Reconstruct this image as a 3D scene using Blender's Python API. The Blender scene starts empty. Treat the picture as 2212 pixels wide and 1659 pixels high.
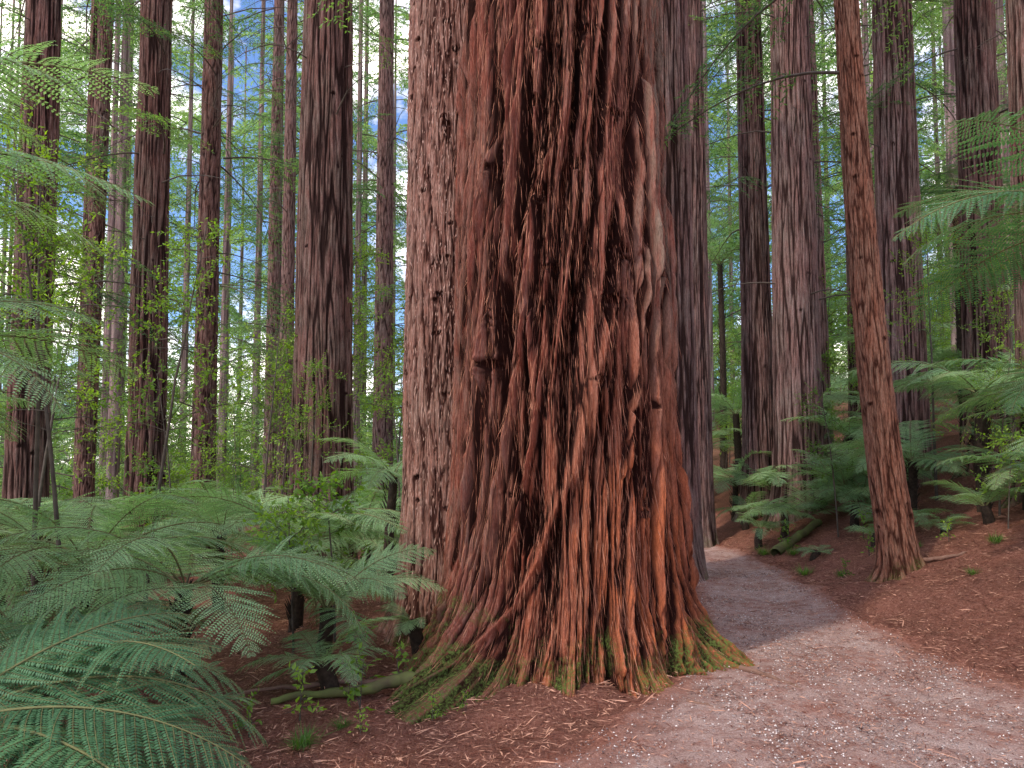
import bpy, math, random
import numpy as np
from mathutils import Vector, Euler, Matrix

random.seed(7); RNG=np.random.default_rng(7)
scene=bpy.context.scene
COL=scene.collection

# ------------------------------------------------------------------ noise
_p=np.random.default_rng(3).permutation(256); PERM=np.concatenate([_p,_p,_p]).astype(np.int32)
_g=np.random.default_rng(4).normal(size=(256,3)); _g/=np.linalg.norm(_g,axis=1)[:,None]; G=_g.astype(np.float32)
def perlin(x,y,z):
    x=np.asarray(x,dtype=np.float32)+100; y=np.asarray(y,dtype=np.float32)+100; z=np.asarray(z,dtype=np.float32)+100
    x,y,z=np.broadcast_arrays(x,y,z)
    xi=np.floor(x).astype(np.int32); yi=np.floor(y).astype(np.int32); zi=np.floor(z).astype(np.int32)
    xf=x-xi; yf=y-yi; zf=z-zi; xi&=255; yi&=255; zi&=255
    u=xf*xf*(3-2*xf); v=yf*yf*(3-2*yf); w=zf*zf*(3-2*zf)
    def g(i,j,k):
        h=PERM[PERM[PERM[xi+i]+yi+j]+zi+k]
        gg=G[h]
        return gg[...,0]*(xf-i)+gg[...,1]*(yf-j)+gg[...,2]*(zf-k)
    a=g(0,0,0)*(1-u)+g(1,0,0)*u; b=g(0,1,0)*(1-u)+g(1,1,0)*u
    c=g(0,0,1)*(1-u)+g(1,0,1)*u; d=g(0,1,1)*(1-u)+g(1,1,1)*u
    return ((a*(1-v)+b*v)*(1-w)+(c*(1-v)+d*v)*w)*1.5
def sstep(a,b,x):
    t=np.clip((x-a)/(b-a),0,1); return t*t*(3-2*t)

# ------------------------------------------------------------------ terrain
PY=[-6,0,4,5.2,6.1,8.7,10.8,13,16,20,30]; PX=[.8,1.2,1.95,2.25,2.45,2.85,3.2,3.25,2.6,1.2,-2]
PH=[2.3,2.3,1.75,1.15,.85,.66,.62,.62,.65,.6,.6]
def pcx(y): return np.interp(y,PY,PX)
def phw(y): return np.interp(y,PY,PH)
BY=[-6,0,4,5.2,6.1,8.7,10.8,13,20,60]; BX=[3.1,3.5,3.7,3.45,3.4,3.55,3.9,4.0,3.0,1.0]
def height(x,y,micro=True):
    x=np.asarray(x,dtype=np.float64); y=np.asarray(y,dtype=np.float64)
    t=x-np.interp(y,BY,BX)
    sp=np.logaddexp(0,t*3.5)/3.5
    sp=np.maximum(sp-0.03,0)
    h=7*(1-np.exp(-sp*.45/7))
    h=h+.05*np.logaddexp(0,(y-14))*sstep(1.5,5,x)
    l=np.logaddexp(0,(-.9-x)*2)/2
    h=h-1.6*(1-np.exp(-l*.10/1.6))
    far=sstep(60,200,np.hypot(x,y)); h=h*(1-far*.3)
    if micro:
        p=sstep(1.0,1.5,np.abs(x-pcx(y))/phw(y))
        h=h+p*(.09*perlin(x*.9,y*.9,1.)+.06*perlin(x*2.7,y*2.7,5.))+(.3+.7*p)*.018*perlin(x*9,y*9,9.)
    return h
def H(x,y): return float(height(x,y))

# ------------------------------------------------------------------ mesh helpers
def mesh_from(name,verts,faces,mats=(),smooth=False,midx=None,attrs=None):
    verts=np.asarray(verts,dtype=np.float32).reshape(-1,3); faces=np.asarray(faces,dtype=np.int32)
    k=faces.shape[1]; me=bpy.data.meshes.new(name)
    me.vertices.add(len(verts)); me.vertices.foreach_set('co',verts.ravel())
    me.loops.add(faces.size); me.loops.foreach_set('vertex_index',faces.ravel())
    me.polygons.add(len(faces)); me.polygons.foreach_set('loop_start',np.arange(0,faces.size,k,dtype=np.int32))
    me.polygons.foreach_set('loop_total',np.full(len(faces),k,dtype=np.int32))
    if smooth: me.polygons.foreach_set('use_smooth',np.ones(len(faces),dtype=bool))
    for m in mats: me.materials.append(m)
    if midx is not None: me.polygons.foreach_set('material_index',np.asarray(midx,dtype=np.int32))
    if attrs:
        for n,a in attrs.items():
            at=me.attributes.new(n,'FLOAT','POINT'); at.data.foreach_set('value',np.asarray(a,dtype=np.float32).ravel())
    me.update(calc_edges=True)
    return me
def obj(name,data,parent=None,loc=(0,0,0),rot=None,scale=None):
    o=bpy.data.objects.new(name,data); COL.objects.link(o)
    o.location=loc
    if rot is not None: o.rotation_euler=rot
    if scale is not None: o.scale=(scale,)*3 if np.isscalar(scale) else scale
    if parent is not None: o.parent=parent
    return o

class Geo:
    """collects quads (kites + tubes)"""
    def __init__(s): s.v=[];s.f=[];s.m=[];s.n=0;s.a=[]
    def add(s,v,f,m,a=0.):
        v=np.asarray(v,dtype=np.float32).reshape(-1,3); f=np.asarray(f,dtype=np.int32)
        s.v.append(v); s.f.append(f+s.n); s.m.append(np.full(len(f),m)); s.n+=len(v)
        s.a.append(np.broadcast_to(np.asarray(a,dtype=np.float32),(len(v),)))
    def kites(s,base,d,side,L,W,m=0,fold=0.,a=None):
        base=np.asarray(base,dtype=np.float32);n=len(base)
        d=d/np.linalg.norm(d,axis=1)[:,None]; side=side-(side*d).sum(1)[:,None]*d
        side=side/(np.linalg.norm(side,axis=1)[:,None]+1e-9)
        L=np.broadcast_to(L,(n,))[:,None]; W=np.broadcast_to(W,(n,))[:,None]
        nr=np.cross(d,side)
        mid=base+d*L*.4+nr*fold*W
        v=np.stack([base,mid+side*W*.5,base+d*L-nr*fold*W,mid-side*W*.5],1)
        f=np.arange(4*n).reshape(n,4)
        aa=np.repeat(a if a is not None else RNG.random(n),4)
        s.add(v,f,m,aa)
    def tube(s,pts,rad,m=1,k=4,a=.5):
        pts=np.asarray(pts,dtype=np.float64); n=len(pts); rad=np.broadcast_to(rad,(n,))
        t=np.gradient(pts,axis=0); t/=np.linalg.norm(t,axis=1)[:,None]+1e-9
        up=np.array([0,0,1.]) if abs(t[:,2]).mean()<.8 else np.array([1.,0,0])
        s1=np.cross(t,up); s1/=np.linalg.norm(s1,axis=1)[:,None]+1e-9; s2=np.cross(t,s1)
        an=np.arange(k)*2*math.pi/k
        v=pts[:,None]+rad[:,None,None]*(np.cos(an)[None,:,None]*s1[:,None]+np.sin(an)[None,:,None]*s2[:,None])
        i,j=np.meshgrid(np.arange(n-1),np.arange(k),indexing='ij'); j2=(j+1)%k
        f=np.stack([i*k+j,i*k+j2,(i+1)*k+j2,(i+1)*k+j],-1).reshape(-1,4)
        s.add(v,f,m,a)
    def mesh(s,name,mats,smooth=False):
        return mesh_from(name,np.concatenate(s.v),np.concatenate(s.f),mats,smooth,np.concatenate(s.m),{'rnd':np.concatenate(s.a)})

# ------------------------------------------------------------------ materials
def new_mat(name):
    m=bpy.data.materials.new(name); m.use_nodes=True; nt=m.node_tree; nt.nodes.clear()
    return m,nt
def N(nt,t,**k):
    n=nt.nodes.new(t)
    for a,b in k.items():
        if a in n.inputs: n.inputs[a].default_value=b
        else: setattr(n,a,b)
    return n
def ramp(nt,stops,fac):
    r=nt.nodes.new('ShaderNodeValToRGB'); e=r.color_ramp.elements
    while len(e)<len(stops): e.new(.5)
    for i,(p,c) in enumerate(stops):
        e[i].position=p; e[i].color=(c[0],c[1],c[2],1) if not np.isscalar(c) else (c,c,c,1)
    nt.links.new(fac,r.inputs[0]); return r.outputs[0]
def mixc(nt,fac,a,b,bt='MIX'):
    m=nt.nodes.new('ShaderNodeMix'); m.data_type='RGBA'; m.blend_type=bt
    for s,v in ((m.inputs[0],fac),(m.inputs[6],a),(m.inputs[7],b)):
        if isinstance(v,bpy.types.NodeSocket): nt.links.new(v,s)
        elif np.isscalar(v): s.default_value=v
        else: s.default_value=(*v,1)
    return m.outputs[2]
def math_(nt,op,a,b=0.):
    m=nt.nodes.new('ShaderNodeMath'); m.operation=op
    for s,v in ((m.inputs[0],a),(m.inputs[1],b)):
        if isinstance(v,bpy.types.NodeSocket): nt.links.new(v,s)
        else: s.default_value=v
    return m.outputs[0]
def noise(nt,vec,scale,detail=4,rough=.55,sc=(1,1,1)):
    mp=N(nt,'ShaderNodeMapping'); mp.inputs['Scale'].default_value=sc; nt.links.new(vec,mp.inputs[0])
    n=N(nt,'ShaderNodeTexNoise',Scale=scale,Detail=detail,Roughness=rough); nt.links.new(mp.outputs[0],n.inputs['Vector'])
    return n.outputs['Fac']

def bark_mat(name,valley,red,ridge,lich,lichamt=.35,moss=.5,hot=None,bump=.8,mossx=0.):
    m,nt=new_mat(name); L=nt.links
    tc=N(nt,'ShaderNodeTexCoord'); o=tc.outputs['Object']
    cav=N(nt,'ShaderNodeAttribute',attribute_name='cav').outputs['Fac']
    oi=N(nt,'ShaderNodeObjectInfo')
    fib=noise(nt,o,1,6,.7,(55,55,4)); fib2=noise(nt,o,1,4,.6,(14,14,1.6)); big=noise(nt,o,1,4,.6,(2.2,2.2,.9))
    fine=noise(nt,o,1,5,.75,(170,170,26))
    f1=ramp(nt,[(.40,0.),(.62,1.)],fib)
    c=mixc(nt,f1,red,ridge)
    f2=ramp(nt,[(.40,0.),(.60,1.)],fib2); c=mixc(nt,math_(nt,'MULTIPLY',f2,.55),c,red)
    lf=ramp(nt,[(.46,0.),(.60,1.)],big); lf=math_(nt,'MULTIPLY',lf,lichamt); lf=math_(nt,'MULTIPLY',lf,ramp(nt,[(.35,.3),(.6,1.)],fib))
    c=mixc(nt,lf,c,lich)
    sep=N(nt,'ShaderNodeSeparateXYZ'); L.new(o,sep.inputs[0])
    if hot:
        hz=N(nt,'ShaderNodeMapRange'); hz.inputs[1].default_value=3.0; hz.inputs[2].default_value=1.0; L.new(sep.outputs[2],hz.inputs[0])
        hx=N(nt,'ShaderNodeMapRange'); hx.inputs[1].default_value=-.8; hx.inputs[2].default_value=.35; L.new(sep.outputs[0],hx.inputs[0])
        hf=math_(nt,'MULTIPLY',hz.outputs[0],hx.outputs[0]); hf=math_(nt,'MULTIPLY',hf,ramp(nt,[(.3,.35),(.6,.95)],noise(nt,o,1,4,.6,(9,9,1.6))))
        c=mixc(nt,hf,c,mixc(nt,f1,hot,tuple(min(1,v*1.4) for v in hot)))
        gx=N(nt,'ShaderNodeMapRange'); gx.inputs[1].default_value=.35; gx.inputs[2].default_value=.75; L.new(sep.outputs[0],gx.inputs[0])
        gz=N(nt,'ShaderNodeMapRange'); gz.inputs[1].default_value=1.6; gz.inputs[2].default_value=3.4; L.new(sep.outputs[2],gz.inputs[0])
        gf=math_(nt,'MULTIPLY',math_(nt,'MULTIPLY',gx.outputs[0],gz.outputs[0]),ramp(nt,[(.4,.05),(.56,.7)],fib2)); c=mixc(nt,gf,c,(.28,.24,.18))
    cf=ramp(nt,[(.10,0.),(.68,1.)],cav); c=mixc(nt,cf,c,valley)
    fr=ramp(nt,[(.32,.48),(.68,1.4)],fine); c=mixc(nt,1.,c,fr,'MULTIPLY')
    tv=N(nt,'ShaderNodeMapRange'); tv.inputs[3].default_value=.85; tv.inputs[4].default_value=1.12; L.new(oi.outputs['Random'],tv.inputs[0])
    hs=N(nt,'ShaderNodeHueSaturation'); L.new(tv.outputs[0],hs.inputs['Value']) if not hot else None; L.new(c,hs.inputs['Color']); c=hs.outputs[0]
    mz=math_(nt,'ADD',sep.outputs[2],math_(nt,'MULTIPLY',noise(nt,o,2.6,6,.7),-2.3))
    if mossx: mz=math_(nt,'SUBTRACT',mz,math_(nt,'MULTIPLY',math_(nt,'ABSOLUTE',math_(nt,'ADD',sep.outputs[0],-.15)),mossx))
    mf=N(nt,'ShaderNodeMapRange'); mf.inputs[1].default_value=-1.02; mf.inputs[2].default_value=-1.32; L.new(mz,mf.inputs[0])
    mn=noise(nt,o,45,4,.7)
    mcol=ramp(nt,[(.3,(.03,.05,.012)),(.7,(.16,.22,.05))],mn)
    c=mixc(nt,math_(nt,'MULTIPLY',math_(nt,'MULTIPLY',mf.outputs[0],ramp(nt,[(.40,.05),(.58,1.)],mn)),moss),c,mcol)
    b=N(nt,'ShaderNodeBsdfPrincipled',Roughness=.9); L.new(c,b.inputs['Base Color'])
    b.inputs['Specular IOR Level'].default_value=.12
    hsum=math_(nt,'ADD',math_(nt,'MULTIPLY',fib,1.),math_(nt,'MULTIPLY',fine,.45))
    bp=N(nt,'ShaderNodeBump',Strength=bump,Distance=.03); L.new(hsum,bp.inputs['Height']); L.new(bp.outputs[0],b.inputs['Normal'])
    out=N(nt,'ShaderNodeOutputMaterial'); L.new(b.outputs[0],out.inputs[0]); return m

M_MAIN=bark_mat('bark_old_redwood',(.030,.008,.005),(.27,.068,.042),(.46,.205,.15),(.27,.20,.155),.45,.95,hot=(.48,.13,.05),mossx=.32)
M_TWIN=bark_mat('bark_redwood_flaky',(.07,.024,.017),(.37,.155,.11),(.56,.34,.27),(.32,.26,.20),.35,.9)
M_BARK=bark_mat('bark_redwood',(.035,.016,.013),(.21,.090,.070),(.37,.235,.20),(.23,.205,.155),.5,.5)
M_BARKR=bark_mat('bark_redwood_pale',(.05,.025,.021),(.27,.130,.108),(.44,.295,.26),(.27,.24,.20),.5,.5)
M_BARKF=bark_mat('bark_redwood_hazed',(.11,.07,.065),(.32,.20,.18),(.48,.36,.33),(.32,.30,.25),.6,.2)  # air haze painted in: paler, less saturated bark for far trunks
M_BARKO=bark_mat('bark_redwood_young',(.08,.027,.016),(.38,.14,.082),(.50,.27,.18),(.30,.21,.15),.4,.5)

def leaf_mat(name,c1,c2,c3,trans=.35,rough=.55):
    m,nt=new_mat(name); L=nt.links
    at=N(nt,'ShaderNodeAttribute',attribute_name='rnd').outputs['Fac']
    oi=N(nt,'ShaderNodeObjectInfo').outputs['Random']
    f=math_(nt,'ADD',math_(nt,'MULTIPLY',at,.45),math_(nt,'MULTIPLY',oi,.55))
    c=ramp(nt,[(.12,c1),(.5,c2),(.9,c3)],f)
    b=N(nt,'ShaderNodeBsdfPrincipled',Roughness=rough); L.new(c,b.inputs['Base Color']); b.inputs['Specular IOR Level'].default_value=.3
    t=N(nt,'ShaderNodeBsdfTranslucent'); cc=mixc(nt,.6,c,(1.,1.15,.45),'MULTIPLY'); 
    hs=N(nt,'ShaderNodeHueSaturation',Value=1.8,Saturation=1.1); L.new(cc,hs.inputs['Color']); L.new(hs.outputs[0],t.inputs[0])
    mx=N(nt,'ShaderNodeMixShader'); mx.inputs[0].default_value=trans; L.new(b.outputs[0],mx.inputs[1]); L.new(t.outputs[0],mx.inputs[2])
    out=N(nt,'ShaderNodeOutputMaterial'); L.new(mx.outputs[0],out.inputs[0]); return m
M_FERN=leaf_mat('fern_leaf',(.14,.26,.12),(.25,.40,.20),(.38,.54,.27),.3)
M_FERND=leaf_mat('fern_leaf_dark',(.05,.13,.06),(.095,.21,.10),(.15,.30,.13),.25)  # darker blue-green leaf colour
M_CON=leaf_mat('conifer_leaf',(.04,.095,.04),(.10,.19,.07),(.22,.34,.10),.4)
M_CONF=leaf_mat('conifer_leaf_hazed',(.12,.21,.11),(.22,.34,.15),(.40,.52,.20),.4)  # lighter copy of the conifer leaf, distance haze put into its colour
M_LIME=leaf_mat('broad_leaf',(.09,.17,.03),(.18,.29,.05),(.30,.42,.07),.4)
M_DEADF=leaf_mat('dead_frond_leaf',(.12,.06,.035),(.22,.11,.06),(.30,.17,.09),.2)
def plain(name,c1,c2,scale=20,rough=.8,attr=False):
    m,nt=new_mat(name); L=nt.links
    if attr: f=N(nt,'ShaderNodeAttribute',attribute_name='rnd').outputs['Fac']
    else: f=noise(nt,N(nt,'ShaderNodeTexCoord').outputs['Object'],scale,4)
    c=ramp(nt,[(.25,c1),(.75,c2)],f); b=N(nt,'ShaderNodeBsdfPrincipled',Roughness=rough); L.new(c,b.inputs['Base Color'])
    b.inputs['Specular IOR Level'].default_value=.2
    out=N(nt,'ShaderNodeOutputMaterial'); L.new(b.outputs[0],out.inputs[0]); return m
M_STEM=plain('frond_stem',(.12,.12,.05),(.20,.19,.08))
M_TWIG=plain('twig_wood',(.06,.045,.035),(.16,.125,.10),9)
M_FTR=plain('tree_fern_trunk',(.015,.01,.008),(.07,.045,.03),30)
M_LITTER=plain('litter_needles',(.13,.04,.025),(.60,.31,.21),attr=True)
M_GRAVEL=plain('gravel_stone',(.18,.13,.12),(.72,.64,.60),attr=True)
M_ROOT=plain('root_wood',(.14,.07,.05),(.26,.15,.11),14)
M_FIBRE=plain('bark_fibre',(.17,.042,.024),(.54,.23,.14),attr=True)
M_FLAKE=plain('bark_flake',(.24,.10,.07),(.55,.33,.26),attr=True)

def litter_color(nt,o):
    a=noise(nt,o,48,6,.75); f=noise(nt,o,200,3,.7); b_=noise(nt,o,2.5,5,.6)
    st=noise(nt,o,1,5,.7,(90,22,60)); st2=noise(nt,o,1,5,.7,(20,95,60))
    c=ramp(nt,[(.32,(.07,.025,.017)),(.5,(.31,.122,.085)),(.68,(.60,.31,.23))],math_(nt,'ADD',math_(nt,'MULTIPLY',a,.4),math_(nt,'MULTIPLY',math_(nt,'MAXIMUM',st,st2),.58)))
    c=mixc(nt,ramp(nt,[(.45,0.),(.7,.5)],b_),c,(.12,.055,.038))
    c=mixc(nt,1.,c,ramp(nt,[(.3,.6),(.7,1.35)],f),'MULTIPLY')
    return c,a,f
def ground_mat():
    m,nt=new_mat('forest_floor'); L=nt.links; o=N(nt,'ShaderNodeTexCoord').outputs['Object']
    c,a,f=litter_color(nt,o)
    g=N(nt,'ShaderNodeSeparateXYZ'); L.new(o,g.inputs[0])
    fr=N(nt,'ShaderNodeMapRange'); fr.inputs[1].default_value=16; fr.inputs[2].default_value=40; L.new(g.outputs[1],fr.inputs[0])
    c=mixc(nt,math_(nt,'MULTIPLY',fr.outputs[0],.8),c,(.06,.10,.035))
    b=N(nt,'ShaderNodeBsdfPrincipled',Roughness=.95); L.new(c,b.inputs['Base Color']); b.inputs['Specular IOR Level'].default_value=.1
    bp=N(nt,'ShaderNodeBump',Strength=1.,Distance=.04); L.new(math_(nt,'ADD',a,math_(nt,'MULTIPLY',f,.4)),bp.inputs['Height']); L.new(bp.outputs[0],b.inputs['Normal'])
    out=N(nt,'ShaderNodeOutputMaterial'); L.new(b.outputs[0],out.inputs[0]); return m
def path_mat():
    m,nt=new_mat('path_gravel'); L=nt.links; o=N(nt,'ShaderNodeTexCoord').outputs['Object']
    a=noise(nt,o,110,6,.8); b_=noise(nt,o,1.3,6,.65); s=noise(nt,o,7,7,.75)
    c=ramp(nt,[(.34,(.20,.12,.10)),(.5,(.50,.335,.29)),(.66,(.80,.62,.56))],a)
    lc,_,_=litter_color(nt,o)
    edge=N(nt,'ShaderNodeAttribute',attribute_name='edge').outputs['Fac']
    red=math_(nt,'ADD',math_(nt,'MULTIPLY',ramp(nt,[(.42,0.),(.62,1.)],b_),.6),math_(nt,'MULTIPLY',ramp(nt,[(.47,0.),(.6,1.)],s),.6))
    ef=math_(nt,'ADD',edge,math_(nt,'MULTIPLY',math_(nt,'SUBTRACT',s,.5),1.8))
    red=math_(nt,'MAXIMUM',red,ramp(nt,[(.2,0.),(.75,1.)],ef))
    full=ramp(nt,[(.7,0.),(.95,1.)],edge)
    red=math_(nt,'MAXIMUM',math_(nt,'MULTIPLY',red,.8),full)
    c=mixc(nt,red,c,lc)
    b=N(nt,'ShaderNodeBsdfPrincipled',Roughness=.93); L.new(c,b.inputs['Base Color']); b.inputs['Specular IOR Level'].default_value=.12
    bp=N(nt,'ShaderNodeBump',Strength=.9,Distance=.02); L.new(a,bp.inputs['Height']); L.new(bp.outputs[0],b.inputs['Normal'])
    out=N(nt,'ShaderNodeOutputMaterial'); L.new(b.outputs[0],out.inputs[0]); return m
M_GROUND=ground_mat(); M_PATH=path_mat()

def grid_faces(nr,nc,wrap=False):
    i,j=np.meshgrid(np.arange(nr-1),np.arange(nc if wrap else nc-1),indexing='ij'); j2=(j+1)%nc
    return np.stack([i*nc+j,i*nc+j2,(i+1)*nc+j2,(i+1)*nc+j],-1).reshape(-1,4)

# ------------------------------------------------------------------ ground + path
n=560; k=math.asinh(150); sx=2*np.sinh(k*np.linspace(-1,1,n))
X,Y=np.meshgrid(sx+1,sx+6); Z=height(X,Y)
obj('ground',mesh_from('ground',np.stack([X,Y,Z],-1),grid_faces(n,n),[M_GROUND],True))
ys=np.concatenate([np.arange(-5,12,.03),np.arange(12,26,.08)]); us=np.linspace(-1.45,1.45,130)
U,YY=np.meshgrid(us,ys); XX=pcx(YY)+U*phw(YY)
e=np.abs(U)*(1+.18*perlin(XX*1.3,YY*1.3,3.)+.12*perlin(XX*5,YY*5,4.))
ZZ=height(XX,YY,False)+.014*perlin(XX*1.1,YY*1.1,7.)+.022-.14*sstep(1.0,1.5,e)+.009*perlin(XX*8,YY*8,2.)
obj('path',mesh_from('path',np.stack([XX,YY,ZZ],-1),grid_faces(len(ys),len(us)),[M_PATH],True,attrs={'edge':sstep(.45,1.12,e)}))

def litter(name,n,xr,yr,seed,lmin,lmax,w,pathprob=.3,mat=None,only=False):
    r=np.random.default_rng(seed); x=r.uniform(*xr,n); y=yr[0]+(yr[1]-yr[0])*r.random(n)**1.3
    onp=np.abs(x-pcx(y))<phw(y)*1.0
    keep=((~onp)&(not only))|(onp&(r.random(n)<pathprob*(.5+1.2*sstep(-.1,.3,perlin(x*1.5,y*1.5,2.))))); x=x[keep];y=y[keep]; n=len(x)
    z=np.maximum(height(x,y),np.where(np.abs(x-pcx(y))<phw(y)*1.2,height(x,y,False)+.022,-9))+.006+r.random(n)*.012
    a=r.uniform(0,6.28,n); d=np.stack([np.cos(a),np.sin(a),r.normal(0,.16,n)],1); side=np.stack([-np.sin(a),np.cos(a),r.normal(0,.5,n)],1)
    g=Geo(); g.kites(np.stack([x,y,z],1),d,side,r.uniform(lmin,lmax,n),w*r.uniform(.6,1.5,n),0,.2,a=r.random(n)**1.3)
    return g.mesh(name,[mat or M_LITTER])
obj('needle_litter',litter('needle_litter',150000,(-5,8),(2.5,14),11,.02,.075,.005,.45))
obj('twig_litter',litter('twig_litter',12000,(-5,8),(2.5,15),12,.08,.24,.007,.22))
obj('gravel',litter('gravel',60000,(0,5),(2.8,11),14,.006,.018,.010,.7,M_GRAVEL,True))

# ------------------------------------------------------------------ trunks
def strips(V,zmask,nfib,seed,lr,wr,mat,name,parent,lift=.012,down=True):
    rg=np.random.default_rng(seed); nr,nc,_=V.shape
    i=rg.integers(30,zmask-30,nfib); j=rg.integers(0,nc,nfib)
    P=V[i,j]; A=V[i+18,j]-V[i-18,j]; out=P.copy(); out[:,2]=0; out/=np.linalg.norm(out,axis=1)[:,None]
    A/=np.linalg.norm(A,axis=1)[:,None]; tg=np.cross(out,[0,0,1.])
    d=A*(-1 if down else 1)*np.where(rg.random(nfib)<.75,1,-1)[:,None]+out*rg.normal(.04,.08,(nfib,1))+tg*rg.normal(0,.08,(nfib,1))
    L=rg.uniform(*lr,nfib)*(.5+rg.random(nfib)); W=rg.uniform(*wr,nfib)
    g=Geo(); g.kites(P+out*lift*rg.random((nfib,1)),d,tg+out*rg.normal(0,.5,(nfib,1)),L,W,0,.35,a=rg.random(nfib))
    return obj(name,g.mesh(name,[mat]),parent)
def trunk(name,loc,rad,height_,mat,nth=180,seed=0,zd=None,dz=.03,layers=(),lean=None,flare=.25,fh=.35,lobes=5,twist=.0,
          knots=0,kn_list=(),ropes=(),extra=None,warp=.1,frontdense=False,fib=None,rim=.35):
    rg=np.random.default_rng(seed+100)
    zd=zd or height_
    z1=np.arange(-.5,zd,dz)
    zs=np.concatenate([z1,np.linspace(zd,height_,max(4,int((height_-zd)/.35)))])
    if frontdense:
        a=np.linspace(0,2*np.pi,nth,endpoint=False); th=a+.42*np.sin(a)
        th=th+math.pi/2
    else: th=np.linspace(0,2*np.pi,nth,endpoint=False)
    TH,Zm=np.meshgrid(th,zs); so=seed*7.3
    ct,st=np.cos(TH),np.sin(TH); R0=rad(Zm)
    W=warp*perlin(ct*1.6+so,st*1.6,Zm*.55)+warp*.35*perlin(ct*4+so,st*4,Zm*1.0)+twist*Zm
    c2,s2=np.cos(TH+W),np.sin(TH+W)
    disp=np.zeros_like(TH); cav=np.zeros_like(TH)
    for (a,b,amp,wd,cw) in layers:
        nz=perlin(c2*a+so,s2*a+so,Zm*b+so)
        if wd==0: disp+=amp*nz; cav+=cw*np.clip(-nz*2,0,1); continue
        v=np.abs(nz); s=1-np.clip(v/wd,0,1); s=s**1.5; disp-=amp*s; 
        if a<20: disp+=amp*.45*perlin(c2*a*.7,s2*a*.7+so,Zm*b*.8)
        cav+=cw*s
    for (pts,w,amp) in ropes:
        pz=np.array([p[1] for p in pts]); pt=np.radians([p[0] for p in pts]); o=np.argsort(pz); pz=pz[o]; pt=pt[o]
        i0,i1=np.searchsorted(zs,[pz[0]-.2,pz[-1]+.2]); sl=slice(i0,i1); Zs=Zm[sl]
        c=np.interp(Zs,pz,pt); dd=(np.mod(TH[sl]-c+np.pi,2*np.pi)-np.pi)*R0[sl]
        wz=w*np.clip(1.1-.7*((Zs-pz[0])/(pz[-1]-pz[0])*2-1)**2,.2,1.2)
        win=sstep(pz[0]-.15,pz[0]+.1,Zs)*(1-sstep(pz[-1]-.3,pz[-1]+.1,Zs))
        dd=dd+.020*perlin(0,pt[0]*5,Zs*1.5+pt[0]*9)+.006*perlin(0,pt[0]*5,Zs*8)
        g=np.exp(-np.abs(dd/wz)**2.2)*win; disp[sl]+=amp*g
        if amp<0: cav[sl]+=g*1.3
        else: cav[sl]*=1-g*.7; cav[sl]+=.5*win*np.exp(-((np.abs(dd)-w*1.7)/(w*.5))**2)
    kl=list(kn_list)
    for _ in range(knots): kl.append((rg.uniform(0,360),rg.uniform(.5,zd),rg.uniform(.010,.019)))
    for (kt,kz,ks) in kl:
        i0,i1=np.searchsorted(zs,[kz-ks*5,kz+ks*5])
        if i1<=i0: continue
        sl=slice(i0,i1); dd=(np.mod(TH[sl]-math.radians(kt)+np.pi,2*np.pi)-np.pi)*R0[sl]
        nn=perlin(ct[sl]*25,st[sl]*25,Zm[sl]*25+ct[sl])*1.3
        q=np.sqrt((dd/(ks*1.5))**2+((Zm[sl]-kz)/ks)**2)+nn
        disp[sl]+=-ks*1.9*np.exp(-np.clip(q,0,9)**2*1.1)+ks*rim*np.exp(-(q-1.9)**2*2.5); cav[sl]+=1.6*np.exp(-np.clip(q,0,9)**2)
    ph=so; fl=np.exp(-np.clip(Zm,-.2,99)/fh)
    lob=.55+.45*np.cos(TH*lobes+ph+1.2*np.sin(TH*2+ph))+.35*perlin(ct*2.5+so,st*2.5,.5)
    R=R0+flare*fl*np.clip(lob,.1,2)+disp*(1+.2*fl)
    if extra is not None: R=R+extra(TH,Zm)
    cx=cy=0
    if lean is not None: cx,cy=lean(Zm)
    V=np.stack([cx+R*ct,cy+R*st,Zm],-1)
    me=mesh_from(name,V,grid_faces(len(zs),nth,True),[mat],True,attrs={'cav':np.clip(cav,0,1)})
    o=obj(name,me,None,loc)
    if fib: strips(V,len(z1),fib[0],seed+9,fib[1],fib[2],fib[3],'bark_fibres',o,fib[4])
    return o

# --- the great redwood (front)
MC=(.45,6.5)
def rmain(z): return .965+.05*np.exp(-np.clip(z,0,99)/1.6)+.07*np.exp(-np.clip(z,0,99)/.5)-.018*z
def main_extra(TH,Z):
    zc=np.clip(Z,-.3,99); out=np.zeros_like(TH)
    for (deg,w,amp,fh) in [(-123,.18,.80,.19),(-135,.12,.34,.42),(-60,.14,.30,.22),(-26,.2,.42,.24),(-92,.12,.18,.35),(-160,.2,.3,.4),(-75,.08,.15,.6),(-44,.09,.16,.7),(-108,.06,.12,.6),(20,.25,.4,.25),(90,.5,.4,.3),(150,.3,.35,.3)]:
        d=np.mod(TH-math.radians(deg)+np.pi,2*np.pi)-np.pi
        out+=amp*np.exp(-(d/w)**2)*np.exp(-zc/fh)
    out+=.09*perlin(np.cos(TH)*3.6,np.sin(TH)*3.6,Z*.25)*(1+1.2*np.exp(-zc/1.2))
    low=np.exp(-zc/.35)
    out+=low*(.09*perlin(np.cos(TH)*9,np.sin(TH)*9,Z*6)+.06*perlin(np.cos(TH)*22,np.sin(TH)*22,Z*16))
    return out
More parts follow.
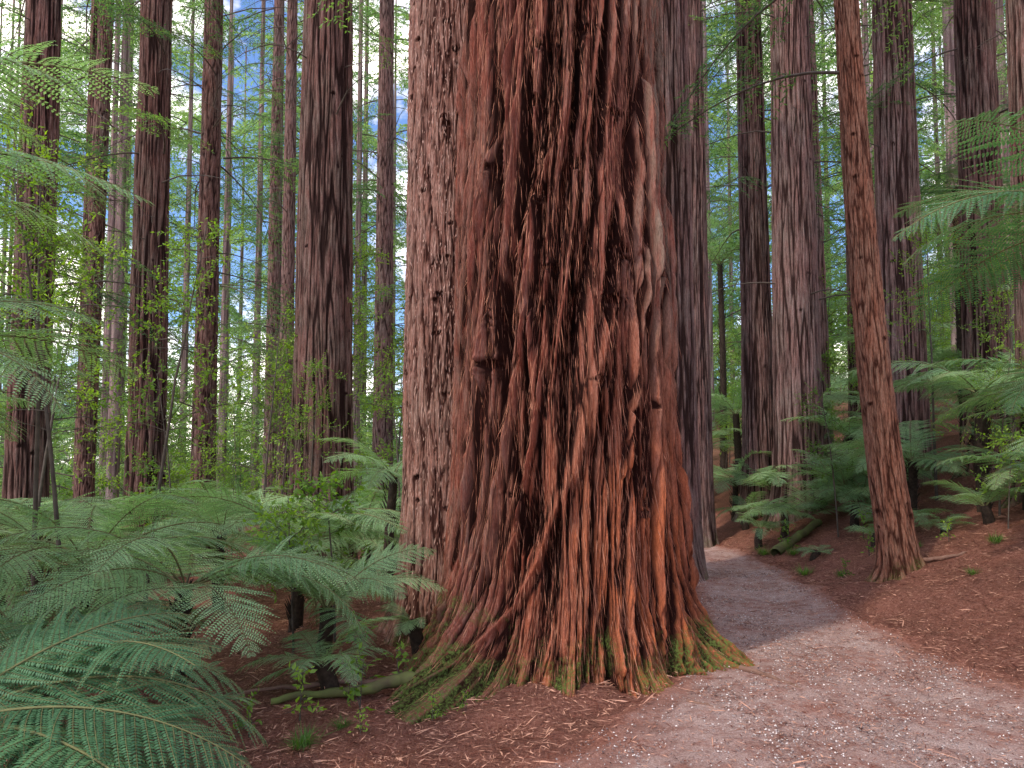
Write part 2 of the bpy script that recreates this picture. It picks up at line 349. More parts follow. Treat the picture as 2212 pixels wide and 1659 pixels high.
ropes=[([(-131,.05),(-121,.35),(-108,.75),(-97,1.2),(-89,1.6),(-83,2.0),(-69,3.0),(-63,3.8)],.040,.10),
       ([(-119,.9),(-109,1.6),(-106,2.1),(-113,2.85),(-109,3.55),(-91,4.3),(-86,5.1)],.040,.085),
       ([(-128,.7),(-125,1.4),(-118,2.2),(-98,3.2),(-93,4.2),(-90,5.2)],.034,.07),
       ([(-140,1.2),(-134,2.2),(-124,3.4),(-118,4.6)],.034,.06),([(-70,.2),(-64,1.2),(-60,2.4)],.04,.06),([(-52,.2),(-49,1.2),(-48,2.4)],.035,.06),
       ([(-96,1.5),(-93,2.3),(-84,3.0),(-80,3.6)],.046,-.20),
       ([(-112,.9),(-104,1.4)],.048,-.16),([(-100,2.5),(-97,3.3),(-92,4.0)],.040,-.17),
       ([(-74,2.6),(-68,3.6)],.045,-.18),([(-125,2.1),(-121,3.2)],.038,-.16),([(-116,3.4),(-112,4.9)],.040,-.17),
       ([(-130,3.5),(-127,4.9)],.034,-.14),([(-78,3.9),(-70,5.2)],.038,-.15),([(-101,.65),(-95,1.3)],.035,-.12),([(-62,1.2),(-58,2.4)],.030,-.12),
       ([(-88,4.2),(-84,5.4)],.034,-.14),([(-103,4.0),(-100,5.3)],.032,-.14),([(-147,.6),(-146,2),(-145,5)],.05,-.10)]
rr=np.random.default_rng(5)
for i in range(90):
    t0=rr.uniform(-175,0); z0=rr.uniform(.2,5); ln=rr.uniform(.6,2.2); tilt=rr.uniform(-1,10)*(1 if t0<-60 else .3)
    s=1 if rr.random()<.45 else -1
    ropes.append(([(t0,z0),(t0+tilt*ln*.5+rr.normal()*1.2,z0+ln*.5),(t0+tilt*ln,z0+ln)],rr.uniform(.010,.026),s*rr.uniform(.035,.085)))
kn=[(-106,3.70,.040),(-122,2.72,.045),(-128,2.36,.04),(-108,4.45,.036),(-105,4.9,.036),(-66,4.35,.034),(-63,3.25,.04),
    (-70,2.85,.04),(-117,1.35,.025),(-130,3.95,.034),(-50,2.05,.022),(-55,1.2,.018),(-40,3.1,.02),(-36,4.3,.02),(-80,5.0,.034),(-99,3.1,.028),(-88,3.9,.03),(-78,2.2,.026)]
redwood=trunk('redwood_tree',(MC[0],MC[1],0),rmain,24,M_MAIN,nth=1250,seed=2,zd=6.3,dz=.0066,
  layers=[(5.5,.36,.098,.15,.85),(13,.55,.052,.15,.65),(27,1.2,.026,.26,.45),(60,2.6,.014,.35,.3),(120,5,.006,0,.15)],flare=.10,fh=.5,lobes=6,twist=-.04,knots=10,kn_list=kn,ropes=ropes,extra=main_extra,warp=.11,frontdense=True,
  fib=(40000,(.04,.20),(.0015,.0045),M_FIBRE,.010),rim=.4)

# --- fused stem at its left shoulder
def rtw(z): return .545+.05*np.exp(-np.clip(z,0,99)/.9)-.008*z
kt=[]
for z in np.arange(1.2,6.5,.33):
    for q in range(3): kt.append((rr.uniform(190,285),z+rr.normal()*.05,rr.uniform(.012,.020)))
trunk('redwood_tree',(-.54,7.3,-.02),rtw,24,M_TWIN,nth=640,seed=5,zd=7,dz=.009,
  layers=[(5,1.0,.020,.22,.5),(11,2.2,.017,.25,.5),(24,5,.009,.35,.35),(50,9,.005,0,.15)],flare=.20,fh=.3,lobes=5,kn_list=kt,warp=.05,frontdense=True,
  fib=(9000,(.03,.08),(.004,.011),M_FLAKE,.005))

LY=[(4.5,.45,.032,.2,.75),(10,1.0,.018,.26,.5),(22,2.5,.008,.35,.3),(45,6,.004,0,.15)]
LYs=[(3,1.6,.010,.25,.5),(7,3.5,.008,.3,.4),(15,8,.005,.4,.25)]
def dead_branches(o,r,zlo,zhi,nb,seed,lmax=2.4):
    rg=np.random.default_rng(seed); g=Geo()
    for i in range(nb):
        z=rg.uniform(zlo,zhi); a=rg.uniform(0,6.28); ln=rg.uniform(.3,lmax)*(.6+.4*rg.random()); n=7
        t=np.linspace(0,1,n); dx=np.array([math.cos(a),math.sin(a)])
        up=rg.uniform(-.1,.5); dr=rg.uniform(.1,.6)
        pts=np.zeros((n,3)); pts[:,:2]=dx*(r*.8+t[:,None]*ln)+np.cumsum(rg.normal(0,.03*ln,(n,2)),0)*t[:,None]; pts[:,2]=z+ln*(up*t-dr*t*t)+np.cumsum(rg.normal(0,.015,n))
        r0=.006+.006*ln; g.tube(pts,r0*(1-.8*t),0,4)
        for q in range(int(ln*7)):
            tt=rg.uniform(.25,1); b=np.array([np.interp(tt,t,pts[:,c]) for c in range(3)])
            dd=np.array([dx[0],dx[1],0])*.6+rg.normal(0,.6,3)+np.array([0,0,-.25]); l2=rg.uniform(.12,.55)*(1.2-tt)
            s=np.linspace(0,1,4)[:,None]; p2=b+dd*l2*s+np.array([0,0,-.15])*l2*s*s
            g.tube(p2,.0035*(1-.6*s[:,0]),0,3)
    return obj('branches',g.mesh('branches',[M_TWIG]),o)
def tree(x,y,dia,mat=M_BARK,seed=0,h=30,nth=150,dz=.035,layers=LY,lean=(0,0),flare=.12,nb=0,zb=(2,12),knots=18,lmax=2.4,name='redwood_tree'):
    z0=H(x,y)-.05; r=dia/2
    zv=min(h,y*.72+3)
    lf=lambda Z:(lean[0]*Z,lean[1]*Z)
    o=trunk(name,(x,y,z0),lambda z:r*(1.04-z*.023+.14*np.exp(-np.clip(z,0,99)/1.0)),h,mat,nth,seed,zd=zv,dz=dz,layers=layers,lean=lf,flare=flare,fh=.3,knots=knots,warp=.06)
    if nb: dead_branches(o,r,zb[0],zb[1],nb,seed+50,lmax)
    return o
tree(-7.2,11,.58,M_BARK,11,nb=18,zb=(2,9))
tree(-10.7,16,.34,M_BARK,12,nb=36,layers=LYs,zb=(2,13),nth=80)
tree(-9.25,16,.40,M_BARK,13,lean=(.015,0),nb=44,zb=(2,13),nth=100,layers=LYs)
tree(-6.42,13,.66,M_BARK,14,nb=22,zb=(3,11),lean=(-.004,0))
tree(-6.25,15,.48,M_BARK,15,nb=50,zb=(2,13),nth=110,layers=LYs)
tree(-8.5,26,.48,M_BARKR,16,nb=70,zb=(2,20),nth=80,dz=.08,layers=LYs)
tree(-6.75,22,.46,M_BARKR,17,nb=70,zb=(2,17),nth=80,dz=.07,layers=LYs)
tree(-3.08,12,.98,M_BARK,18,nb=8,zb=(5,10),nth=240,dz=.025)
tree(-3.15,18,.50,M_BARKR,19,nb=55,zb=(2,15),nth=110,layers=LYs)
tree(-11.6,20,.42,M_BARK,20,nb=40,zb=(2,16),nth=80,dz=.07)
# right of the great tree
tree(2.20,10.5,.86,M_BARKR,22,nb=0,nth=220,dz=.025,flare=.2)
tree(3.42,14,.72,M_BARKR,23,nb=6,zb=(4,11))
tree(5.02,15,.64,M_BARKR,24,nb=14,zb=(4,12),lean=(-.006,0))
tree(5.42,14,.88,M_BARKR,25,nb=10,zb=(4,12),nth=220)
tree(7.05,17,.60,M_BARKR,26,nb=26,zb=(4,14),lean=(-.012,0))
tree(8.5,18,.50,M_BARK,27,nb=30,zb=(3,14),nth=100)
tree(6.9,13,.78,M_BARKR,28,nb=12,zb=(4,11),nth=200)
tree(7.75,12,.68,M_BARK,29,nb=12,zb=(4,10))
tree(6.75,9.4,.50,M_BARK,30,nb=4,zb=(3,8))
tree(9.9,18,.26,M_BARKO,31,nb=14,zb=(3,14),nth=60,layers=LYs)
tree(7.6,23,.46,M_BARKR,33,nb=40,zb=(3,18),nth=80,dz=.07)
def leanf(Z):
    return np.interp(Z,[-.6,0,.5,1,1.6,2.2,2.9,3.6,4.4,5.2,6,7,14,24],[.03,0,-.065,-.125,-.185,-.24,-.29,-.335,-.375,-.41,-.44,-.47,-.6,-.8]),0*Z
ly=(4.46,8.55); lo=trunk('young_redwood_tree',(ly[0],ly[1],H(*ly)-.03),lambda z:.205-.010*z+.02*np.exp(-np.clip(z,0,99)/.8),16,M_BARKO,nth=260,seed=41,zd=8,dz=.014,
   layers=[(3,1.6,.011,.25,.5),(7,3.5,.008,.3,.4),(15,8,.006,.4,.25),(30,14,.003,0,.2)],lean=leanf,flare=.09,fh=.16,knots=34,warp=.04)

# ------------------------------------------------------------------ foliage units
def frond_mesh(name,seed,droop,rise,npin=26,npnl=22,mat=M_FERN,pw=.27,curl=0.,pl2=.0215):
    rg=np.random.default_rng(seed); g=Geo()
    t=np.linspace(0,1,28)
    ang=rise-droop*t**1.3*1.0; dx=np.cos(ang); dz=np.sin(ang); st=np.full(len(t),1/27.); st[0]=0
    rx=np.cumsum(dx*st); rz=np.cumsum(dz*st); ry=curl*t*t
    P=np.stack([rx,ry,rz],1); g.tube(P,.0055*(1-.85*t)+.0006,1,4)
    def at(tt): return np.array([np.interp(tt,t,P[:,c]) for c in range(3)])
    for i in range(npin):
        tt=.13+.86*(i/(npin-1))**.95
        prof=min(1,(tt-.04)/.28)**.8*(1-((tt-.32)/.70)**2 if tt>.32 else 1); prof=max(prof,.04)
        b=at(tt); tan=at(min(1,tt+.02))-at(tt-.02); tan/=np.linalg.norm(tan)
        sidev=np.array([0,1.,0]); up=np.cross(tan,sidev)*-1
        if up[2]<0: up=-up
        for sg in (-1,1):
            pl=pw*prof*rg.uniform(.9,1.08); fw=.30+.35*tt+rg.normal()*.07
            d=sidev*sg*math.cos(fw)+tan*math.sin(fw)+up*rg.normal()*.07
            dro=rg.uniform(.10,.38)
            m=max(5,int(npnl*(.3+.7*prof))); s=np.linspace(.04,1,m)
            pp=b+d[None]*pl*s[:,None]-up[None]*(dro*pl*s[:,None]**2)+tan[None]*(.12*pl*s[:,None]**2)
            g.tube(np.vstack([b,pp]),.0010,1,3)
            d2=np.gradient(pp,axis=0); d2/=np.linalg.norm(d2,axis=1)[:,None]
            plen=pl2*(.55+.45*prof)*np.clip(1.2*(1-s**3),.15,1)
            for sg2 in (-1,1):
                nrm=np.cross(d2,np.broadcast_to(up,d2.shape)); nrm/=np.linalg.norm(nrm,axis=1)[:,None]
                dd=nrm*sg2+d2*.35-up[None]*.2+rg.normal(0,.07,d2.shape)
                g.kites(pp,dd,d2,plen,pl/m*.78,0,.10,a=np.clip(rg.normal(.5,.22,m),0,1))
    return g.mesh(name,[mat,M_STEM])
FP=((1,1.1,.55,.05),(2,1.5,.7,-.08),(3,.8,.35,.1),(4,1.3,.9,-.03))
FR=[frond_mesh('frond',s,d,r,curl=c) for s,d,r,c in FP]
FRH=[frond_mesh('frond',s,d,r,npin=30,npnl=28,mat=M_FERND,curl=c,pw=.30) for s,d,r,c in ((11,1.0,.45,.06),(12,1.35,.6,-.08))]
FRD=[frond_mesh('dead_frond',21,.9,-.9,npin=16,npnl=7,mat=M_DEADF,pw=.13)]
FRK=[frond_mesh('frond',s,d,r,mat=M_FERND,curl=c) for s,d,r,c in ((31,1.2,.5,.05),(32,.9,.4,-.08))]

def fern(name,x,y,zc,L,nf,seed,meshes=FR,az=(0,360),tilt=.0,trunk_r=.06,dead=0):
    rg=np.random.default_rng(seed); z0=H(x,y); e=obj(name,None,None,(x,y,z0))
    g=Geo(); n=10; t=np.linspace(0,1,n); pts=np.stack([.05*np.sin(t*3+seed)*(t),.04*np.cos(t*2+seed)*t,-.1+t*(zc+.1)],1)
    g.tube(pts,trunk_r*(1.25-.35*t),0,9)
    if zc>.5:
        for i in range(int(60*zc)):
            a=rg.uniform(0,6.28); z=rg.uniform(0,zc); b=np.array([math.cos(a)*trunk_r*.9,math.sin(a)*trunk_r*.9,z]); d=np.array([math.cos(a)*.5,math.sin(a)*.5,1])
            g.tube([b,b+d*.05,b+d*.11],[.009,.007,.003],0,3)
    obj('trunk',g.mesh('trunk',[M_FTR],True),e)
    for i in range(nf):
        a=math.radians(az[0]+(az[1]-az[0])*(i+rg.uniform(-.3,.3))/nf); 
        el=rg.uniform(-.25,.3)+tilt
        obj('frond',meshes[rg.integers(len(meshes))],e,(pts[-1,0],pts[-1,1],zc-.02),Euler((rg.normal()*.18,-el,a)),L*rg.uniform(.75,1.1))
    for i in range(dead):
        a=rg.uniform(0,6.28); obj('dead_frond',FRD[0],e,(0,0,zc-.05),Euler((0,rg.uniform(-.1,.4),a)),L*rg.uniform(.6,.9))
    return e

# foreground dark ferns (lower left)
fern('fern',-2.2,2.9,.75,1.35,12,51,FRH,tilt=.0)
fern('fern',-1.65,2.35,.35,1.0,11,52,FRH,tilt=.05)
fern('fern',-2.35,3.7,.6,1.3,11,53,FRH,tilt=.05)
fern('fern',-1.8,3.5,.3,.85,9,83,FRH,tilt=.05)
# bright mid ferns
fern('tree_fern',-2.35,5.3,.85,1.6,13,54,dead=3)
fern('tree_fern',-3.6,6.2,.95,1.7,12,55,dead=3)
fern('fern',-1.55,6.1,.5,1.15,11,56,tilt=.1)
fern('tree_fern',-2.2,7.6,.9,1.5,12,57,dead=2)
fern('fern',-1.3,5.35,.2,.65,8,58)
fern('tree_fern',-5.1,8.1,1.1,1.6,12,59,dead=3)
fern('tree_fern',-3.6,9.2,.9,1.5,12,60)
fern('tree_fern',-1.55,9.4,1.5,1.2,11,61)
fern('fern',-2.9,4.7,.55,1.3,10,84)
fern('tree_fern',-6.6,9.6,1.2,1.6,11,94); fern('tree_fern',-4.4,11.2,1.0,1.5,11,95); fern('fern',-2.0,10.6,.5,1.3,10,96)
# tall tree ferns at left edge
fern('tree_fern',-3.65,3.75,2.25,2.0,12,62,tilt=.05,dead=3,trunk_r=.09)
fern('tree_fern',-4.5,4.5,3.75,2.1,13,63,trunk_r=.09,dead=4)
fern('tree_fern',-3.5,3.3,3.45,1.75,13,104,trunk_r=.08,tilt=.1)
fern('tree_fern',-5.6,6.6,2.4,1.8,12,64,trunk_r=.09,dead=5)
# right: tree ferns on the bank
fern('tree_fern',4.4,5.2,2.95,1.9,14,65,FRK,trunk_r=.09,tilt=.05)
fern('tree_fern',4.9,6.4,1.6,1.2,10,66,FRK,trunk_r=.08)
fern('tree_fern',6.1,9.6,1.5,1.6,13,67,trunk_r=.07,dead=2)
fern('tree_fern',6.5,8.4,.8,1.4,12,68,FR)
fern('tree_fern',5.7,10.6,.8,1.3,12,69,FR)
fern('tree_fern',6.9,10.8,1.4,1.5,12,85,FR)
fern('fern',5.4,11.7,.4,1.2,10,86,FR); fern('fern',6.2,8.9,.4,1.1,10,87,FR); fern('fern',4.75,13.0,.4,1.0,10,88,FR)
fern('tree_fern',5.72,20,5.6,1.9,17,70,trunk_r=.08,tilt=.25)
fern('tree_fern',5.2,17,1.8,1.5,13,71,trunk_r=.08)
fern('tree_fern',4.6,17.5,1.2,1.4,12,89,trunk_r=.08); fern('tree_fern',4.1,16.5,.8,1.2,11,90)
fern('tree_fern',8.6,14,5.0,1.6,13,72,FRK,trunk_r=.09,dead=10)
fern('tree_fern',7.6,13.6,1.8,1.6,12,97); fern('tree_fern',8.4,12.6,2.8,1.7,12,98); fern('tree_fern',6.1,13.4,1.1,1.4,12,99)
fern('tree_fern',6.3,15.5,1.6,1.5,12,105); fern('tree_fern',8.2,16.2,2.2,1.6,12,106); fern('tree_fern',4.55,15.2,.8,1.1,11,107)
fern('fern',4.15,12.5,.3,.7,9,73); fern('fern',4.5,14.3,.3,.8,9,74); fern('fern',6.3,12,.5,1.2,10,75)
fern('fern',5.4,9.3,.12,.5,8,76); fern('fern',-.80,6.42,.35,.42,7,77,az=(150,330)); fern('fern',5.9,7.6,.5,1.1,9,78,FRK)
fern('fern',4.9,10.0,.12,.45,8,79); fern('fern',4.35,10.7,.1,.4,8,80); fern('fern',5.3,10.0,.2,.7,9,108); fern('fern',5.7,8.9,.2,.8,9,109)
# grass tufts
M_GRASS=leaf_mat('grass_blade',(.06,.13,.03),(.12,.22,.045),(.20,.32,.07),.35)
def tuft_mesh(seed,n=70,L=.22):
    rg=np.random.default_rng(seed); g=Geo()
    a=rg.uniform(0,6.28,n); b=np.stack([rg.normal(0,.03,n),rg.normal(0,.03,n),np.zeros(n)],1); o=np.stack([np.cos(a),np.sin(a),0*a],1)
    up=rg.uniform(.6,1.6,n)[:,None]; d=o*.8+np.array([0,0,1.])*up; l=L*rg.uniform(.4,1,n); s=np.cross(o,[0,0,1.])
    g.kites(b,d,s,l,.007,0,0,a=rg.random(n)); dn=d/np.linalg.norm(d,axis=1)[:,None]
    g.kites(b+dn*l[:,None]*.38,dn+o*.6-np.array([0,0,.5]),s,l*.8,.006,0,0,a=rg.random(n))
    return g.mesh('grass_tuft',[M_GRASS])
TU=tuft_mesh(1)
for i,(x,y,s) in enumerate(((-1.2,4.35,.9),(3.95,10.1,1.),(4.15,9.4,.8),(4.5,7.3,.6),(5.2,8.0,.9),(4.3,11.4,1.1),(-1.05,4.65,.5),(4.9,9.0,.7),(4.05,12.0,1.2))):
    obj('grass_tuft',TU,None,(x,y,H(x,y)-.005),(0,0,i*1.3),s)

und=obj('fern_undergrowth',None)
rg=np.random.default_rng(91); cnt=0
while cnt<1550:
    y=rg.uniform(8,34); x=rg.uniform(-.75,.8)*y
    if abs(x-pcx(y))<phw(y)+.6 and y<24: continue
    if x>3.4 and y<11: continue
    if -2<x<4.3 and y<12.5: continue
    if x>3 and perlin(x*.4,y*.4,3.)<-.3: continue
    L=rg.uniform(.8,1.7); zz=H(x,y)+rg.uniform(.1,.8); nf=7
    for i in range(nf):
        obj('frond',FR[rg.integers(4)],und,(x,y,zz),Euler((rg.normal()*.2,-rg.uniform(-.1,.5),rg.uniform(0,6.28))),L*rg.uniform(.7,1.1)); cnt+=1

# ------------------------------------------------------------------ shrubs / saplings
def sapling_mesh(seed,h,spread,nbr,leaf,mat=M_LIME,lean=.1,lower=.35):
    rg=np.random.default_rng(seed); g=Geo(); n=12; t=np.linspace(0,1,n)
    la=rg.uniform(0,6.28); S=np.stack([np.cos(la)*lean*h*t**1.4,np.sin(la)*lean*h*t**1.4,t*h],1)+np.cumsum(rg.normal(0,.012*h/3,(n,3)),0)*t[:,None]
    g.tube(S,(.005+.0045*h)*(1-.8*t),1,6)
    B=[];D=[];Sd=[];LL=[]
    for i in range(nbr):
        tt=rg.uniform(lower,1); b=np.array([np.interp(tt,t,S[:,c]) for c in range(3)]); a=rg.uniform(0,6.28)
        ln=spread*(1.25-tt)*rg.uniform(.5,1.1); d=np.array([math.cos(a),math.sin(a),rg.uniform(.1,.8)])
        s=np.linspace(0,1,6); pts=b+d*ln*s[:,None]+np.array([0,0,-.35])*ln*(s**2)[:,None]+rg.normal(0,.02,(6,3))*s[:,None]
        g.tube(pts,.004*(1-.7*s)+.001,1,3)
        for q in range(int(4+ln*8)):
            u=rg.uniform(.25,1); c=np.array([np.interp(u,s,pts[:,k]) for k in range(3)])
            d2=d*.5+rg.normal(0,.6,3); d2/=np.linalg.norm(d2); l2=rg.uniform(.08,.3)*min(1,h)
            p2=c+d2*l2*np.linspace(0,1,4)[:,None]; g.tube(p2,.0018,1,3)
            m=int(l2/leaf*2.)+1
            for w in range(m):
                pos=c+d2*l2*(w+1)/m; dd=d2*.6+rg.normal(0,.6,3); dd[2]-=.15
                B.append(pos);D.append(dd);Sd.append(np.array([rg.normal(),rg.normal(),rg.normal()*.35]));LL.append(leaf*rg.uniform(.6,1.25))
    g.kites(np.array(B),np.array(D),np.array(Sd),np.array(LL),np.array(LL)*.48,0,.12)
    return g.mesh('sapling',[mat,M_TWIG])
SAP=[sapling_mesh(1,4.8,1.5,34,.045,lean=.12,lower=.48),sapling_mesh(2,1.8,.6,17,.07,lean=.1,lower=.2),sapling_mesh(3,3.2,1.1,26,.045,lean=.1,lower=.35),sapling_mesh(4,.38,.14,5,.06,lean=.1,lower=.3)]
def sap(k,x,y,s=1.,r=0.,name='broadleaf_sapling'): return obj(name,SAP[k],None,(x,y,H(x,y)-.03),(0,0,r),s)
sap(0,-3.75,6.3,.95,.3); sap(0,-4.6,7.2,1.05,2.); sap(0,-3.6,7.3,.9,3.4); sap(2,-4.9,5.6,1.,1.); sap(0,-5.6,8.6,1.,4.)
sap(1,-1.65,7.,1.,1.); sap(1,-1.95,6.7,.85,3.)
for i,(a,b,s) in enumerate(((-1.0,4.95,1.),(-1.35,4.8,.9),(-.8,5.35,.9),(-1.6,4.6,.7),(-1.15,5.6,1.2),(-.5,4.75,.5),(-.9,4.5,.4),(-.3,4.9,.4),(4.1,9.2,.6),(4.6,9.6,.8),(5.1,8.7,.7),(4.4,11.9,1.1),(5.0,10.6,1.))): sap(3,a,b,s,i*1.7,'seedling')
sap(2,4.95,11.3,.75,2.); sap(0,6.4,11.2,.85,1.); sap(0,7.2,10.6,.8,4.); sap(2,5.9,9.0,.7,5.); sap(1,5.6,8.4,.7,5.); sap(2,6.9,9.9,.9,2.3); sap(2,-1.7,11.5,1.,2.)
ms=obj('shrub_undergrowth',None); rg=np.random.default_rng(17); c=0
while c<135:
    y=rg.uniform(11,34); x=rg.uniform(-.72,.78)*y
    if abs(x-pcx(y))<phw(y)+.9 or (-2<x<4.4 and y<13): continue
    obj('sapling',SAP[[0,2,1,2][rg.integers(4)]],ms,(x,y,H(x,y)-.03),(0,0,rg.uniform(0,6.28)),rg.uniform(.7,1.3)); c+=1

# ------------------------------------------------------------------ conifer branches
def conifer_branch(seed,L=3.,ntw=26,lw=.032,ll=.11,mat=M_CON):
    rg=np.random.default_rng(seed); g=Geo(); n=9; t=np.linspace(0,1,n)
    P=np.stack([t*L,.15*np.sin(t*4+seed),.25*L*t-.55*L*t*t],1); g.tube(P,.022*(1-.85*t)+.002,1,4)
    for i in range(ntw):
        tt=.18+.82*i/ntw; b=np.array([np.interp(tt,t,P[:,c]) for c in range(3)]); sg=1 if i%2 else -1
        ln=(1.25-tt)*L*.36*rg.uniform(.6,1.1); d=np.array([.6,sg*1.,rg.uniform(-.35,.15)]); d/=np.linalg.norm(d)
        m=int(ln/.055)+3; s=np.linspace(.08,1,m); pp=b+d*ln*s[:,None]+np.array([0,0,-.30])*ln*(s**2)[:,None]+rg.normal(0,.02,(m,3))
        g.tube(pp,.003,1,3)
        for sg2 in (-1,1):
            keep=rg.random(m)>.12; q=pp[keep]; mm=len(q)
            sd=np.cross(d,[0,0,1]); dd=sd*sg2*.8+d*.7+rg.normal(0,.3,(mm,3))+np.array([0,0,-.25])
            g.kites(q,dd,rg.normal(0,1,(mm,3))*np.array([1,1,.35]),ll*rg.uniform(.7,1.3,mm),lw*rg.uniform(.7,1.3,mm),0,.1)
    return g.mesh('branch',[mat,M_TWIG])
CB=[conifer_branch(s,ll=.085,lw=.024,ntw=30) for s in (1,2,3)]
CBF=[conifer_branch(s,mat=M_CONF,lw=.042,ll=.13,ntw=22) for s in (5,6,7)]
def conifer_crown(parent,x,y,z0,r,zlo,zhi,nb,rg,sc=(.6,1.1),cb=CB):
    for i in range(nb):
        z=rg.uniform(zlo,zhi); a=rg.uniform(0,6.28)
        obj('branch',cb[rg.integers(len(cb))],parent,(x+math.cos(a)*r*.6,y+math.sin(a)*r*.6,z0+z),Euler((rg.normal()*.2,rg.uniform(-.15,.35),a)),rg.uniform(*sc))
df=obj('distant_forest',None); rg=np.random.default_rng(23)
VV=[];FF=[];CC=[];nn=0
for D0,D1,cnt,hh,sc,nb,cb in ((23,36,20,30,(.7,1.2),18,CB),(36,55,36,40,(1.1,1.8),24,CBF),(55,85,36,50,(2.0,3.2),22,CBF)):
    for i in range(cnt):
        D=rg.uniform(D0,D1); x=(-.78+1.6*(i+rg.uniform(0,1))/cnt)*D; y=D
        r=rg.uniform(.10,.26)*(1 if D<36 else 1.2); z0=H(x,y); h=hh*rg.uniform(.9,1.1)
        th=np.linspace(0,2*np.pi,20,endpoint=False); zs=np.linspace(-.3,h,50); TH,Zm=np.meshgrid(th,zs)
        R=r*(1.05-Zm/h*.8)+.12*r*perlin(np.cos(TH)*3+i,np.sin(TH)*3,Zm*.5)
        VV.append(np.stack([x+R*np.cos(TH),y+R*np.sin(TH),z0+Zm],-1).reshape(-1,3)); FF.append(grid_faces(50,20,True)+nn); nn+=1000
        CC.append(np.clip(.4+perlin(np.cos(TH)*5+i,np.sin(TH)*5,Zm*.6),0,1).ravel())
        left=x<-.05*D
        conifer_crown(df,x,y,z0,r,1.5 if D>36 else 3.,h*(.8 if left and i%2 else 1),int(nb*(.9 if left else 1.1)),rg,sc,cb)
for i in range(540):
    D=rg.uniform(32,88); x=rg.uniform(-.78,.82)*D
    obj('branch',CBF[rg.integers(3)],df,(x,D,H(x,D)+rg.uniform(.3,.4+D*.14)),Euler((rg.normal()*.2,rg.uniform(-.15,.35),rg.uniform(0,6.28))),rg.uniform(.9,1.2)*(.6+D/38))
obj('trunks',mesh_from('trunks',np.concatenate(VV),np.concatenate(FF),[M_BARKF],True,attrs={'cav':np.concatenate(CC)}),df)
mc=obj('conifer_foliage',None)
for (x,y,zl,zh,nb) in ((-8.5,26,5,22,20),(-6.75,22,4,19,16),(-3.15,18,5,16,11),(-11.6,20,4,18,16),(-6.2,15,4,13,12),(-9.3,16,5,14,12),(-10.7,16,3,14,12),(-6.35,13,5,12,6),(-7.2,11,5,11,7),
                       (7.6,23,5,20,18),(7.05,17,5,15,13),(8.5,18,4,16,16),(4.97,15,5.5,13,11),(3.4,14,6,12,9),(5.42,14,6.5,12,8),(9.9,18,4,15,12),(6.9,13,5.5,12,9),(7.75,12,5,11,8),(4.1,8.55,5.6,8,4),
                       (-3.08,12,9,16,10),(.45,6.5,8,18,16),(-.54,7.3,8,18,8),(2.2,10.5,9,16,8)):  # upper crowns mostly above the view, added to dapple and dim the light
    conifer_crown(mc,x,y,H(x,y),.3,zl,zh,nb,rg,(.5,.95))
# ------------------------------------------------------------------ roots, fallen branch
def root(name,pts,r0,r1,mat=M_ROOT):
    pts=np.array(pts,dtype=float); n=40; t=np.linspace(0,1,len(pts)); tt=np.linspace(0,1,n)
    P=np.stack([np.interp(tt,t,pts[:,c]) for c in range(3)],1); 
    for _ in range(3): P[1:-1]=(P[:-2]+P[1:-1]*2+P[2:])/4
    P[:,0]+=.04*perlin(tt*9,pts[0,0],1.); P[:,1]+=.03*perlin(tt*8,pts[0,0],4.); P[:,2]+=[H(a,b) for a,b in P[:,:2]]
    g=Geo(); g.tube(P,(r0+(r1-r0)*tt)*(1+.25*perlin(tt*14,2.,pts[0,1])),0,9); obj(name,g.mesh(name,[mat],True))
root('tree_root',[(1.75,5.75,.03),(1.95,5.45,.02),(2.02,5.25,.015),(2.08,5.0,-.02)],.024,.007)
root('tree_root',[(1.15,5.0,.02),(1.35,4.85,.02),(1.6,4.88,.01),(1.75,4.8,-.02)],.014,.005)
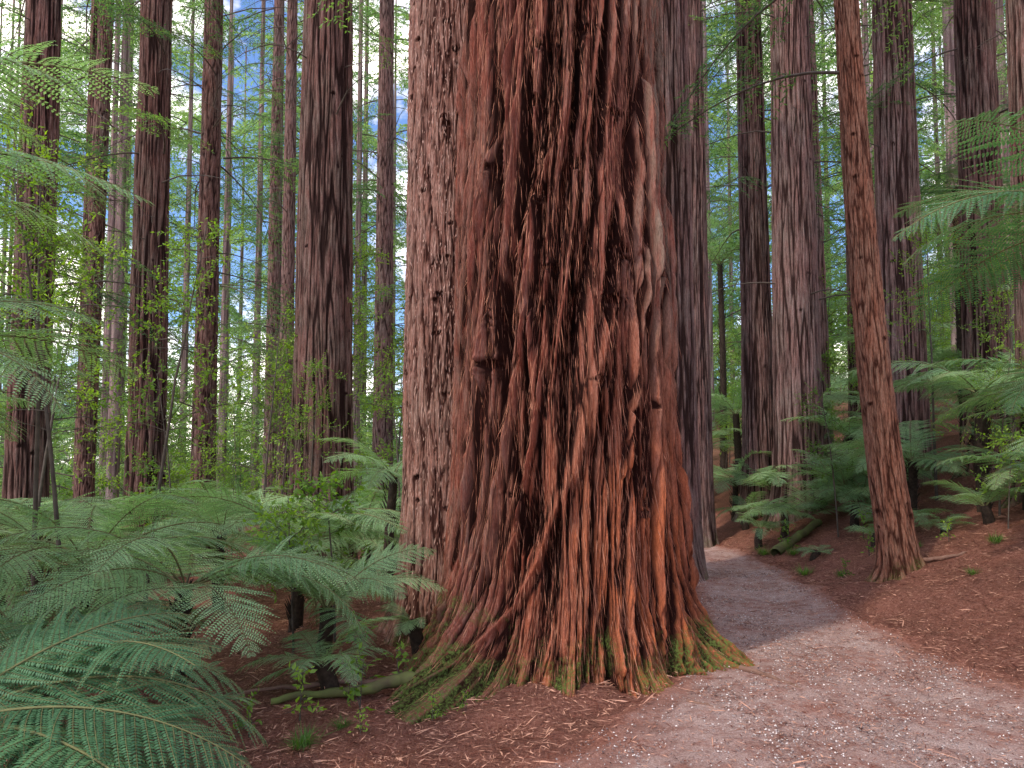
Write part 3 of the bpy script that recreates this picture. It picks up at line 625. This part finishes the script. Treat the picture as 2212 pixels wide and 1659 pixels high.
root('tree_root',[(4.6,8.4,.05),(4.85,8.2,.02),(5.15,8.2,-.03)],.03,.01)
M_MOSSLOG=plain('mossy_wood',(.09,.06,.04),(.16,.20,.05),6)
root('fallen_branch',[(-.55,5.35,.10),(-.85,5.3,.10),(-1.15,5.15,.04),(-1.6,5.0,.03)],.055,.022,M_MOSSLOG)
root('fallen_branch',[(-.7,5.6,.05),(-1.3,5.35,.05),(-1.9,5.2,.05)],.025,.012)
root('fallen_log',[(4.1,11.6,.06),(4.6,12.1,.1),(5.2,12.6,.1)],.08,.06,M_MOSSLOG)

# ------------------------------------------------------------------ sky, sun, camera
w=bpy.data.worlds.new('World'); scene.world=w; w.use_nodes=True; nt=w.node_tree; nt.nodes.clear()
SE,SR=math.radians(50),math.radians(232)
sky=N(nt,'ShaderNodeTexSky',sky_type='NISHITA'); sky.sun_disc=False; sky.sun_elevation=SE; sky.sun_rotation=SR
tc=N(nt,'ShaderNodeTexCoord')
cn=noise(nt,tc.outputs['Generated'],3.2,6,.6,(1,1,1.6))
cf=ramp(nt,[(.49,0.),(.60,1.)],cn)
colr=mixc(nt,cf,mixc(nt,1.,sky.outputs[0],(1.15,1.4,1.8),'MULTIPLY'),(25.5,23.5,21.3))
bg=N(nt,'ShaderNodeBackground',Strength=.15); nt.links.new(colr,bg.inputs[0])
out=N(nt,'ShaderNodeOutputWorld'); nt.links.new(bg.outputs[0],out.inputs[0])
sl=bpy.data.lights.new('sun','SUN'); sl.energy=2.8; sl.angle=math.radians(4); sl.color=(1,.91,.77)
so=obj('sun',sl); dv=Vector((math.sin(SR)*math.cos(SE),math.cos(SR)*math.cos(SE),math.sin(SE))); so.rotation_euler=dv.to_track_quat('Z','Y').to_euler()
cam=bpy.data.cameras.new('camera'); cam.lens=26; cam.sensor_width=36; cam.clip_end=1000; cam.clip_start=.05
cam.shift_y=.036
co=obj('camera',cam,None,(0,0,1.6),(math.radians(93.2),0,0)); scene.camera=co
scene.view_settings.view_transform='Standard'; scene.view_settings.look='None'; scene.view_settings.exposure=0
